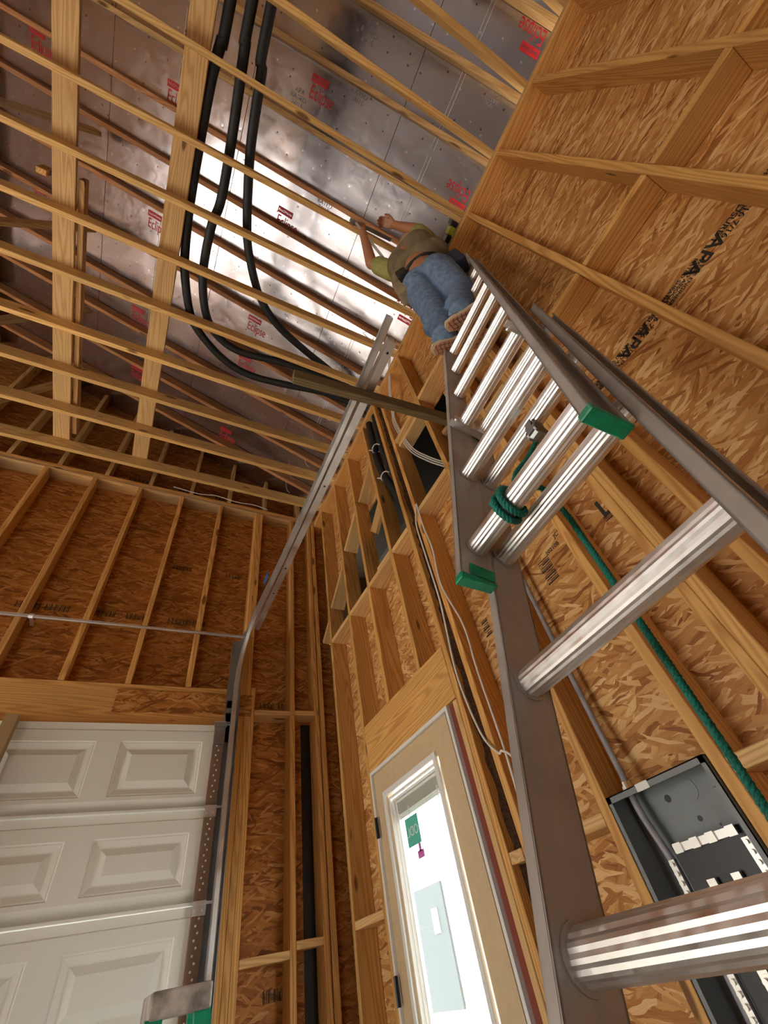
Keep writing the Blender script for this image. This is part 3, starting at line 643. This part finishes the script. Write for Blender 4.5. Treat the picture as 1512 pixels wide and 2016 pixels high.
# ---------------------------------------------------------------- hoses and cables
def hose(name, P, rad, m, label, cat, group=None, seg=12, n=8):
    bm = bmesh.new(); tube(bm, spline(P, n), rad, seg); return tag(mk(name, bm, m, smooth=True), label, cat, group)
z = 4.10; hz = [(-.47, -2.6, z)]
h1 = [(-.47, -2.6, z), (-.50, -.39, z), (-.512, -.21, z), (-.535, 0, z), (-.545, .41, z), (-.545, .73, z), (-.53, 1.02, z), (-.50, 1.24, z), (-.41, 1.53, z), (-.29, 1.68, z), (-.06, 1.83, z), (.19, 1.89, z), (.53, 1.86, z), (.92, 1.80, z), (1.2, 1.80, z - .02), (1.40, 1.83, 3.95), (1.41, 1.84, 3.78), (1.42, 1.86, 3.53), (1.42, 1.86, 3.14), (1.43, 1.80, 2.78), (1.50, 1.74, 2.45), (1.7, 1.72, 2.3)]
h2 = [(-.36, -2.6, z), (-.383, -.45, z), (-.378, -.27, z), (-.366, -.05, z), (-.348, .31, z), (-.345, .63, z), (-.376, .83, z), (-.370, 1.18, z), (-.29, 1.48, z), (-.15, 1.64, z), (.08, 1.70, z), (.46, 1.65, z), (.87, 1.66, z), (1.15, 1.68, z), (1.40, 1.72, 3.96), (1.43, 1.74, 3.78), (1.44, 1.77, 3.45), (1.44, 1.76, 3.1), (1.46, 1.72, 2.75), (1.6, 1.72, 2.5)]
h3 = [(-.25, -2.6, z), (-.276, -.46, z), (-.254, -.18, z), (-.231, .14, z), (-.205, .34, z), (-.135, .68, z), (-.07, .88, z), (.083, 1.15, z), (.29, 1.33, z), (.61, 1.48, z + .05), (.9, 1.58, z + .06), (1.2, 1.70, z + .03), (1.45, 1.78, 3.96), (1.475, 1.80, 3.75), (1.475, 1.80, 3.4), (1.47, 1.76, 3.0), (1.6, 1.74, 2.7)]
for P, l in ((h1, 'thick black hose over the joists, nearest the runner board and making the widest bend'), (h2, 'thick black hose over the joists, middle one of three'), (h3, 'thick black hose over the joists, farthest from the runner board')):
    hose('insulated_hose', P, .034, BLACK, l, 'hose', 'black insulated hoses over the joists')
for (x, y, zz), a in (((1.40, 1.80, 3.30), 'upper'), ((1.41, 1.79, 2.86), 'lower')):
    bm = bmesh.new(); tube(bm, [(x + .045 * math.cos(t), y + .05 * math.sin(t), zz + .012 * math.sin(t * 2)) for t in [k * .6 for k in range(9)]], .006, 6); cyl(bm, (x - .03, y + .03, zz), (x - .05, y + .06, zz + .03), .006, 6)
    tag(mk('zip_tie', bm, WHITEW), '%s white tape tie round the black hoses in the wall bay' % a, 'tie')
cw = 'loose white cables on the side wall'
hose('electric_cable', [(1.35, 1.475, 2.12), (1.352, 1.538, 1.98), (1.350, 1.540, 1.76), (1.350, 1.538, 1.4), (1.35, 1.556, 1.21), (1.35, 1.586, .93), (1.35, 1.547, .65), (1.35, 1.479, .54), (1.34, 1.442, .533), (1.34, 1.40, .50), (1.35, 1.385, .44)], .0052, WHITEW, 'white cable bulging over the bark edge beside the door', 'cable', cw, 8)
hose('electric_cable', [(1.35, 1.470, 2.12), (1.352, 1.478, 1.9), (1.350, 1.462, 1.69), (1.350, 1.489, 1.43), (1.35, 1.424, 1.12), (1.35, 1.435, .88), (1.35, 1.434, .585), (1.35, 1.441, .436), (1.35, 1.455, .25), (1.36, 1.46, -.1)], .0052, WHITEW, 'white cable hanging straighter down the stud face', 'cable', cw, 8)
for k, dy in enumerate((0, .016, .034)):
    hose('electric_cable', [(1.38, 1.18 + dy * 1.3, 4.05), (1.372, 1.33 + dy, 3.62), (1.385, 1.40 + dy, 3.35), (1.39, 1.43 + dy, 3.18), (1.41, 1.385 + dy, 2.75), (1.43, 1.27 + dy, 2.45), (1.44, 1.15 + dy, 2.22)][(0 if k else 0):], .005, WHITEW, 'white cable dropping through the bay above the door, %s of three' % ('left', 'middle', 'right')[k], 'cable', 'white cables in the upper bay', 8)
hose('electric_cable', [(-.25, 3.33, 3.90), (0, 3.352, 3.905), (.2, 3.345, 3.93), (.42, 3.352, 3.91), (.62, 3.345, 3.92), (.78, 3.355, 3.90)], .0045, WHITEW, 'thin white cable along the garage wall plate', 'cable', None, 6)
for n, (x, y) in enumerate(((1.05, 1.99), (1.02, 2.30), (1.04, 2.62), (.95, 3.05), (.93, 2.85), (1.12, 1.05))):
    hose('hanging_wire', [(x, y, 3.93), (x + .01, y + .04, 3.99), (x - .015, y + .06, 4.07), (x - .02, y + .10, roofz(x) + .143)], .003, WHITEW, 'thin white wire dangling between joist ends, %s from the ladder' % ORD[n], 'wire', 'thin wires near the joist ends', 6)

# ---------------------------------------------------------------- extension ladder
P0 = Vector((.4523, .4689, -.0203)); Dv = Vector((.2842, -.0021, .9587)).normalized(); Ev = Vector((-.0433, -.999, .0107)).normalized(); Nv = Ev.cross(Dv).normalized()
lad = empty('extension_ladder', (.10, .28, FL), label='aluminium extension ladder leaning on the side wall, worker standing near its top', cat='ladder')
LM = Matrix(((Ev.x, Nv.x, Dv.x, P0.x), (Ev.y, Nv.y, Dv.y, P0.y), (Ev.z, Nv.z, Dv.z, P0.z), (0, 0, 0, 1)))   # local x along rungs, y toward climber, z up the rails
LI = Matrix.Translation(-lad.location) @ LM
G = .3048
def rail(name, x, side, yb, s0, s1, web=.078, fl=.022, par=lad):
    bm = bmesh.new(); t = .003; a, b = (x, x + side * t) if side > 0 else (x + side * t, x)
    box(bm, a, b, yb - web / 2, yb + web / 2, s0, s1)
    for q in (-1, 1):
        yy0 = yb + q * web / 2; ya, yc = (yy0 - t, yy0) if q > 0 else (yy0, yy0 + t)
        xa, xc = (x, x + side * fl) if side > 0 else (x + side * fl, x)
        box(bm, xa, xc, ya, yc, s0, s1); 
        xa, xc = (x + side * (fl - t), x + side * fl) if side > 0 else (x + side * fl, x + side * (fl - t))
        box(bm, xa, xc, min(yy0, yy0 - q * .012), max(yy0, yy0 - q * .012), s0, s1)
    return mk(name, bm, ALUR, par, mw=LI)
pf = [1, .955, 1, 1, .93, 1] * 6
def rung(x0, x1, y, s, rad=.0235):
    bm = bmesh.new(); tube(bm, [(x0, y, s), (x1, y, s)], rad, 36, pf)
    for x, dx in ((x0, 1), (x1, -1)):
        tube(bm, [(x, y, s), (x + dx * .003, y, s)], rad * 1.22, 20, mi=1)
    o = mk('rung', bm, [ALU, ALUR], lad, mw=LI)
    return o
WB = .3842; F0 = (.0083, .058, .5935); WF = .347
for nm, x, sd in (('base_rail', 0, -1), ('base_rail', WB, 1)): rail(nm, x, sd, 0, -1.235, 4.45 * G)
for k in range(-4, 5): rung(0, WB, 0, k * G)
for nm, x, sd in (('fly_rail', F0[0], -1), ('fly_rail', F0[0] + WF, 1)): rail(nm, x, sd, F0[1] + .02, F0[2] - .095, F0[2] + 9.35 * G, fl=.021)
for k in range(0, 10): rung(F0[0], F0[0] + WF, F0[1] + .015, F0[2] + k * G, .0232)
for x, sd in ((F0[0], -1), (F0[0] + WF, 1)):      # green end caps
    bm = bmesh.new(); s0 = F0[2] - .112; yb = F0[1] + .02
    xa, xc = sorted((x - sd * .003, x + sd * .023))
    v = [(xa, yb - .046), (xc, yb - .046), (xc, yb + .042), (xa, yb + .042)]
    v = box(bm, xa, xc, yb - .040, yb + .0405, s0, s0 + .018)
    for q in v:
        if q.co.z < s0 + .001 and q.co.y < yb: q.co.z += .012
    xa, xc = sorted((x - sd * .004, x - sd * .0005)); box(bm, xa, xc, yb - .036, yb + .02, s0 + .02, s0 + .05)
    bev(bm, .002); mk('end_cap', bm, GREEN, lad, mw=LI)
for x, sd in ((0, -1), (WB, 1)):
    bm = bmesh.new(); box(bm, x - .03, x + .03, -.05, .05, -1.262, -1.25); box(bm, x - .004, x + .004, -.03, .03, -1.25, -1.17); mk('foot', bm, BLACKP, lad, mw=LI)
    bm = bmesh.new(); xi = F0[0] + (.012 if sd < 0 else WF - .012); s = F0[2] + 2 * G
    box(bm, xi - .010, xi + .010, -.055, .125, s - .026, s - .014); box(bm, xi - .012, xi - .008, -.05, .11, s - .03, s + .03); box(bm, xi + .008, xi + .012, -.05, .11, s - .03, s + .02)
    cyl(bm, (xi - .016, .0, s - .02), (xi + .016, .0, s - .02), .007, 10); cyl(bm, (xi - .016, .11, s - .02), (xi + .016, .11, s - .02), .006, 10)
    mk('rung_lock', bm, GALV, lad, mw=LI)
bm = bmesh.new(); tube(bm, [(.19, 0, 3 * G), (.212, 0, 3 * G)], .0215, 20); box(bm, .192, .210, -.005, .02, 3 * G - .075, 3 * G - .015); box(bm, .186, .189, -.014, .016, 3 * G - .085, 3 * G - .02); box(bm, .213, .216, -.014, .016, 3 * G - .085, 3 * G - .02)
tube(bm, [(.186, 0, 3 * G - .06), (.216, 0, 3 * G - .06)], .022, 16); mk('pulley', bm, STEEL, lad, mw=LI)
# rope: pulley -> wraps the lowest fly rung -> hangs behind the base
def lw(x, y, s): return LM @ Vector((x, y, s))
def twist(P, rad, strands=3):
    pts = spline(P, 14); bm = bmesh.new(); fr_ = frames(pts); L = 0; Ls = [0]
    for a, b in zip(pts, pts[1:]): L += (b - a).length; Ls.append(L)
    for s in range(strands):
        q = [p + (u * math.cos(l * 260 + s * 2.094) + w * math.sin(l * 260 + s * 2.094)) * rad * .5 for p, (t, u, w), l in zip(pts, fr_, Ls)]
        tube(bm, q, rad * .62, 7)
    return bm
yr_ = F0[1] + .015; sr = F0[2]; loops = [lw(.20, -.012, 3 * G - .05), lw(.165, .01, 3 * G - .12), lw(.15, .052, 2 * G + .09)]
for k in range(0, 20):
    a = math.pi * .5 - k * .7; loops.append(lw(.148 - k * .0022, yr_ + .031 * math.cos(a), sr + .031 * math.sin(a)))
loops += [Vector((.66, .345, .67)), Vector((.70, .340, .68)), Vector((.722, .340, .60))]
P = loops + [Vector((.722, .342, .45)), Vector((.722, .345, .35)), Vector((.722, .348, .2)), Vector((.722, .352, .06)), Vector((.725, .355, -.4)), Vector((.73, .36, -.9)), Vector((.75, .38, -1.19)), Vector((.85, .42, -1.205))]
def dens(P, step=.03):
    out = [P[0]]
    for a, b in zip(P, P[1:]):
        n = max(1, int((b - a).length / step))
        out += [a.lerp(b, k / n) for k in range(1, n + 1)]
    return out
tag(mk('ladder_rope', twist(dens([Vector(p) for p in P], .05), .0065), ROPE, smooth=True), 'green rope looped round a ladder rung and hanging down behind', 'rope')

# ---------------------------------------------------------------- stepladder top at the bottom edge
sl_ = empty('stepladder', (.38, 2.66, FL), label='green stepladder with a worn grey top, standing before the garage door', cat='stepladder')
WORN = plain('worn_grey_top', (.34, .29, .25), .5, bump=.4, bscale=14, var=.65)
bm = bmesh.new(); box(bm, -.105, .115, -.10, .20, 1.245, 1.32); bev(bm, .008, 2); mk('top_cap', bm, WORN, sl_)
for x in (-.085, .085):
    bm = bmesh.new(); M = Matrix.Translation((x, 0, 0)) @ Matrix.Shear('XY', 4, (0, 0)); v = box(bm, -.03, .03, -.09, -.055, 0, 1.25)
    for q in v:
        if q.co.z < .1: q.co.y -= .28; q.co.x += (x * 1.1)
        q.co.x += x
    mk('front_rail', bm, GREEN, sl_)
    bm = bmesh.new(); v = box(bm, -.015, .015, .14, .17, 0, 1.25)
    for q in v:
        if q.co.z < .1: q.co.y += .35; q.co.x += (x * 1.1)
        q.co.x += x
    mk('rear_rail', bm, GREEN, sl_)
for k in range(1, 4):
    zz = .3 * k; w = .085 + .095 * (1 - zz / 1.25); yy0 = -.075 - .28 * (1 - zz / 1.25)
    bm = bmesh.new(); box(bm, -w, w, yy0 - .035, yy0 + .045, zz - .012, zz + .012); mk('step', bm, ALUR, sl_)

# ---------------------------------------------------------------- worker
def cap_mesh(bm, a, b, ra, rb, seg=16):
    a, b = Vector(a), Vector(b); t = (b - a); L = t.length; t.normalize(); pts = []; rr = []
    for k in range(5, 0, -1): an = k * math.pi / 2 / 5.3; pts.append(a - t * ra * math.sin(an)); rr.append(ra * math.cos(an))
    for k in range(0, 7): pts.append(a.lerp(b, k / 6)); rr.append(ra + (rb - ra) * k / 6)
    for k in range(1, 6): an = k * math.pi / 2 / 5.3; pts.append(b + t * rb * math.sin(an)); rr.append(rb * math.cos(an))
    tube(bm, pts, rr, seg)
def ell(bm, c, rad, rot=None, seg=20):
    M = Matrix.Translation(c) @ (rot.to_4x4() if rot else Matrix.Identity(4)) @ Matrix.Diagonal((*rad, 1))
    bmesh.ops.create_uvsphere(bm, u_segments=seg, v_segments=seg // 2, radius=1, matrix=M)
def flesh(name, bm, m, parent, vox, smooth=6, fac=.5):
    o = mk(name, bm, m, parent); o.location = -parent.location
    a = o.modifiers.new('r', 'REMESH'); a.mode = 'VOXEL'; a.voxel_size = vox; a.use_smooth_shade = True
    b = o.modifiers.new('s', 'SMOOTH'); b.factor = fac; b.iterations = smooth
    return o
wk = empty('person', (1.0, .33, 2.05), label='worker in olive shirt and blue jeans standing on the ladder, arms raised to a joist', cat='person')
V = Vector
hipL, hipR = V((1.000, .395, 2.93)), V((1.065, .250, 2.93))
kneL, kneR = V((.985, .405, 2.53)), V((1.09, .255, 2.54))
ankL, ankR = V((.950, .420, 2.16)), V((.975, .285, 2.18))
pel = V((1.02, .315, 2.98)); wai = V((.99, .31, 3.10)); che = V((.965, .295, 3.33)); nek = V((.95, .29, 3.52)); hed = V((1.02, .245, 3.655))
shL, shR = V((.905, .43, 3.44)), V((1.045, .16, 3.45))
elL, elR = V((.765, .462, 3.56)), V((1.00, .145, 3.68))
wrL, wrR = V((.665, .325, 3.80)), V((.885, .19, 3.845))
body = bmesh.new()
cap_mesh(body, pel, wai, .125, .118); cap_mesh(body, wai, che, .108, .105); cap_mesh(body, che + V((-.03, .06, .06)), che + V((.04, -.06, .07)), .085, .085); cap_mesh(body, nek - V((0, 0, .08)), nek + V((0, 0, .06)), .058, .054)
ell(body, hed, (.078, .078, .108)); ell(body, hed + V((.045, -.03, -.045)), (.05, .05, .05))
ell(body, hed + V((.078, -.045, -.01)), (.016, .012, .020)); ell(body, hed + V((.03, .068, -.005)), (.014, .010, .028)); ell(body, hed + V((-.035, -.068, -.005)), (.014, .010, .028))
cap_mesh(body, shL, elL, .054, .043); cap_mesh(body, elL, wrL, .045, .029); cap_mesh(body, shR, elR, .054, .043); cap_mesh(body, elR, wrR, .045, .029)
for h_, k_, a_ in ((hipL, kneL, ankL), (hipR, kneR, ankR)):
    cap_mesh(body, h_, k_, .086, .058); cap_mesh(body, k_, a_, .056, .038)
def hand(wr, direc, side, curl):
    direc = direc.normalized(); side = (side - direc * side.dot(direc)).normalized(); pal = direc.cross(side)
    m_ = wr + direc * .05
    for q in (-.028, -.010, .010, .028): cap_mesh(body, wr + side * q * .6, m_ + side * q + direc * .035, .014, .0125, 10)
    for q, L in ((-.031, .058), (-.011, .072), (.010, .068), (.030, .054)):
        p = m_ + side * q + direc * .035; d_ = direc.copy()
        for s_, (fr__, rr) in enumerate(((.45, .0095), (.32, .0088), (.25, .0078))):
            d_ = (d_ * math.cos(curl) + pal * math.sin(curl)).normalized(); n_ = p + d_ * L * fr__; cap_mesh(body, p, n_, rr, rr * .92, 8); p = n_
    p = wr + direc * .025 - side * .03; n_ = p - side * .024 + direc * .028 + pal * .012; cap_mesh(body, p, n_, .0125, .0105, 8); cap_mesh(body, n_, n_ + direc * .026 + pal * .016, .0105, .009, 8)
hand(wrL, V((-.25, -.35, .9)), V((.9, -.2, .1)), .62)
hand(wrR, V((-.75, .2, .55)), V((.1, .9, .2)), .75)
flesh('body', body, SKIN, wk, .0055, 3)
bm = bmesh.new()                                             # jeans
cap_mesh(bm, V((.985, .38, 2.955)), V((1.05, .265, 2.955)), .118, .118)
for h_, k_, a_, kn in ((hipL, kneL, ankL, 0), (hipR, kneR, ankR, 1)):
    cap_mesh(bm, h_, h_.lerp(k_, .5), .108, .098); cap_mesh(bm, h_.lerp(k_, .5), k_, .096, .080); cap_mesh(bm, k_, k_.lerp(a_, .45), .080, .075); cap_mesh(bm, k_.lerp(a_, .4), a_ - V((0, 0, .02)), .074, .068)
    ell(bm, a_ + V((-.01, .005, -.045)), (.072, .068, .035)); ell(bm, k_ + V((-.035, .02, -.06)), (.055, .06, .035)); ell(bm, k_.lerp(a_, .55) + V((-.02, .02, 0)), (.068, .07, .022))
ell(bm, V((.955, .37, 2.90)), (.085, .085, .10)); ell(bm, V((1.02, .24, 2.90)), (.085, .085, .10))
flesh('jeans', bm, DENIM, wk, .009, 3)
bm = bmesh.new(); stp = []                                        # belt with loops
c_ = V((1.012, .322, 3.028)); ax1 = V((.03, -.055, 0)).normalized()
tube(bm, [c_ + ax1 * .150 * math.cos(t) + V((-ax1.y, ax1.x, 0)) * .126 * math.sin(t) for t in [k * math.pi / 16 for k in range(33)]], .014, 8, cap=False)
mk('belt', bm, BLACKP, wk, smooth=True).location = -wk.location
bm = bmesh.new()                                             # shirt
cap_mesh(bm, V((.955, .355, 3.19)), V((1.015, .245, 3.19)), .132, .130); cap_mesh(bm, V((.955, .355, 3.19)), V((.945, .36, 3.38)), .135, .118); cap_mesh(bm, V((1.015, .245, 3.19)), V((1.0, .22, 3.38)), .13, .118)
cap_mesh(bm, V((.945, .36, 3.38)), V((1.0, .22, 3.40)), .118, .118); cap_mesh(bm, V((.95, .29, 3.45)), V((.95, .29, 3.50)), .085, .068)
ell(bm, V((.93, .40, 3.13)), (.10, .10, .06)); ell(bm, V((1.05, .18, 3.17)), (.10, .09, .06))
flesh('shirt', bm, SHIRT, wk, .008, 4)
for a_, b_ in ((shL, elL), (shR, elR)):
    bm = bmesh.new(); cap_mesh(bm, a_, a_.lerp(b_, .62), .074, .066); flesh('sleeve', bm, SLEEVE, wk, .008, 3)
bm = bmesh.new()                                             # tool pouch and holster on the belt, plain dark box beside the hip
M = Matrix.Translation((.905, .455, 2.98)) @ Matrix.Rotation(.55, 4, 'Z'); box(bm, -.05, .055, -.045, .04, -.10, .11, M=M); bev(bm, .015, 2); mk('tool_pouch', bm, APRON, wk).location = -wk.location
bm = bmesh.new(); M = Matrix.Translation((.875, .375, 3.06)) @ Matrix.Rotation(.5, 4, 'Z'); box(bm, -.028, .03, -.035, .035, -.07, .06, M=M); bev(bm, .01, 2); mk('phone_holster', bm, BLACKP, wk).location = -wk.location
bm = bmesh.new(); M = Matrix.Translation((1.135, .16, 2.99)) @ Matrix.Rotation(.6, 4, 'Z'); box(bm, -.05, .05, -.05, .04, -.14, .08, M=M); bev(bm, .015, 2); mk('dark_hip_box', bm, NAVY, wk).location = -wk.location
bm = bmesh.new(); ell(bm, hed + V((-.008, .003, .022)), (.086, .086, .098)); box(bm, 1.0, 1.08, .20, .27, 3.70, 3.706); o = mk('cap', bm, APRON, wk, smooth=True); o.location = -wk.location
def shoe(heel, toe, zs, nm):
    heel, toe = V((*heel, zs)), V((*toe, zs)); x = (toe - heel); L = x.length; x.normalize(); y = V((-x.y, x.x, 0))
    out = [(0, .0), (.01, .024), (.05, .035), (.12, .034), (.20, .043), (.25, .046), (.285, .038), (.303, .018), (.307, 0)]
    pr = [(u / .307 * L, w) for u, w in out] + [(u / .307 * L, -w * .92) for u, w in out[-2:0:-1]]
    def slab(z0, z1, sc, m, name, par, lift=0):
        bm = bmesh.new(); c = L / 2
        A = [bm.verts.new(heel + x * (c + (u - c) * sc) + y * (w * sc) + V((0, 0, z0))) for u, w in pr]; B = [bm.verts.new(heel + x * (c + (u - c) * sc) + y * (w * sc) + V((0, 0, z1))) for u, w in pr]
        bm.faces.new(A[::-1]); bm.faces.new(B)
        for k in range(len(A)): bm.faces.new((A[k], A[(k + 1) % len(A)], B[(k + 1) % len(A)], B[k]))
        bmesh.ops.recalc_face_normals(bm, faces=bm.faces); o = mk(name, bm, m, par)
        if par is wk: o.location = -wk.location
        return o
    sh = slab(.010, .034, 1.06, CREAM, 'shoe', wk)
    slab(0, .010, .99, SOLE, 'outsole', sh)
    bm = bmesh.new()
    for u in [.02 + .022 * k for k in range(13)]:
        if u < L - .015: 
            wd = min(.036, .020 + u * .5 if u < .03 else .036)
            q = [heel + x * (u + .006 * math.sin(w * 90)) + y * w + V((0, 0, -.0008)) for w in [-wd * .85 + wd * 1.7 * j / 8 for j in range(9)]]; tube(bm, q, .0016, 5)
    for w in (-.02, 0, .02): tube(bm, [heel + x * u + y * w + V((0, 0, -.0008)) for u in (.03, .15, L - .04)], .0014, 5)
    mk('tread_groove', bm, plain('groove', (.14, .06, .04), .8) if 'groove' not in bpy.data.materials else bpy.data.materials['groove'], sh)
    bm = bmesh.new(); ell(bm, heel + x * .06 + V((0, 0, .05)), (.05, .035, .045), Matrix.Rotation(math.atan2(x.y, x.x), 3, 'Z')); ell(bm, heel + x * .19 + V((0, 0, .038)), (.11, .042, .036), Matrix.Rotation(math.atan2(x.y, x.x), 3, 'Z')); cap_mesh(bm, heel + x * .07 + V((0, 0, .05)), heel + x * .07 + V((0, 0, .10)), .04, .042)
    u = mk('shoe_upper', bm, NAVY, sh)
    a = u.modifiers.new('r', 'REMESH'); a.mode = 'VOXEL'; a.voxel_size = .007; a.use_smooth_shade = True
    return sh
shoe((.893, .492), (1.13, .315), 2.052, 'l'); shoe((.912, .372), (1.085, .148), 2.072, 'r')
# what he holds, and the tool clipped on the plate
beam('level_bar', (.560, .306, 3.872), (.905, .292, 3.872), .026, .042, (0, 0, 1), STEEL, 'dark grey level bar held up along the joist by the worker', 'level')
beam('measuring_stick', (.600, .300, 3.84), (1.00, .462, 3.36), .020, .006, (0, 0, 1), ALUR, 'slim silver measuring stick slanting from hand to tool pouch', 'rule')
tl = empty('laser_tool', (1.325, .02, 3.90), label='lime and black tool clipped to the top plate beside the worker', cat='tool')
bm = bmesh.new(); box(bm, -.03, .03, -.055, -.015, -.03, .05); bev(bm, .006); mk('tool_head', bm, BLACKP, tl)
bm = bmesh.new(); box(bm, -.02, .02, .045, .10, -.06, .0); bev(bm, .006); mk('tool_base', bm, BLACKP, tl)
bm = bmesh.new(); box(bm, -.024, .024, -.015, .045, -.045, .03); bev(bm, .006); mk('grip', bm, LIME, tl)

# ---------------------------------------------------------------- raise everything so the floor is z = 0
for o in bpy.data.objects:
    if o.parent is None and o.type != 'CAMERA' and o is not sun: o.location.z += CZ
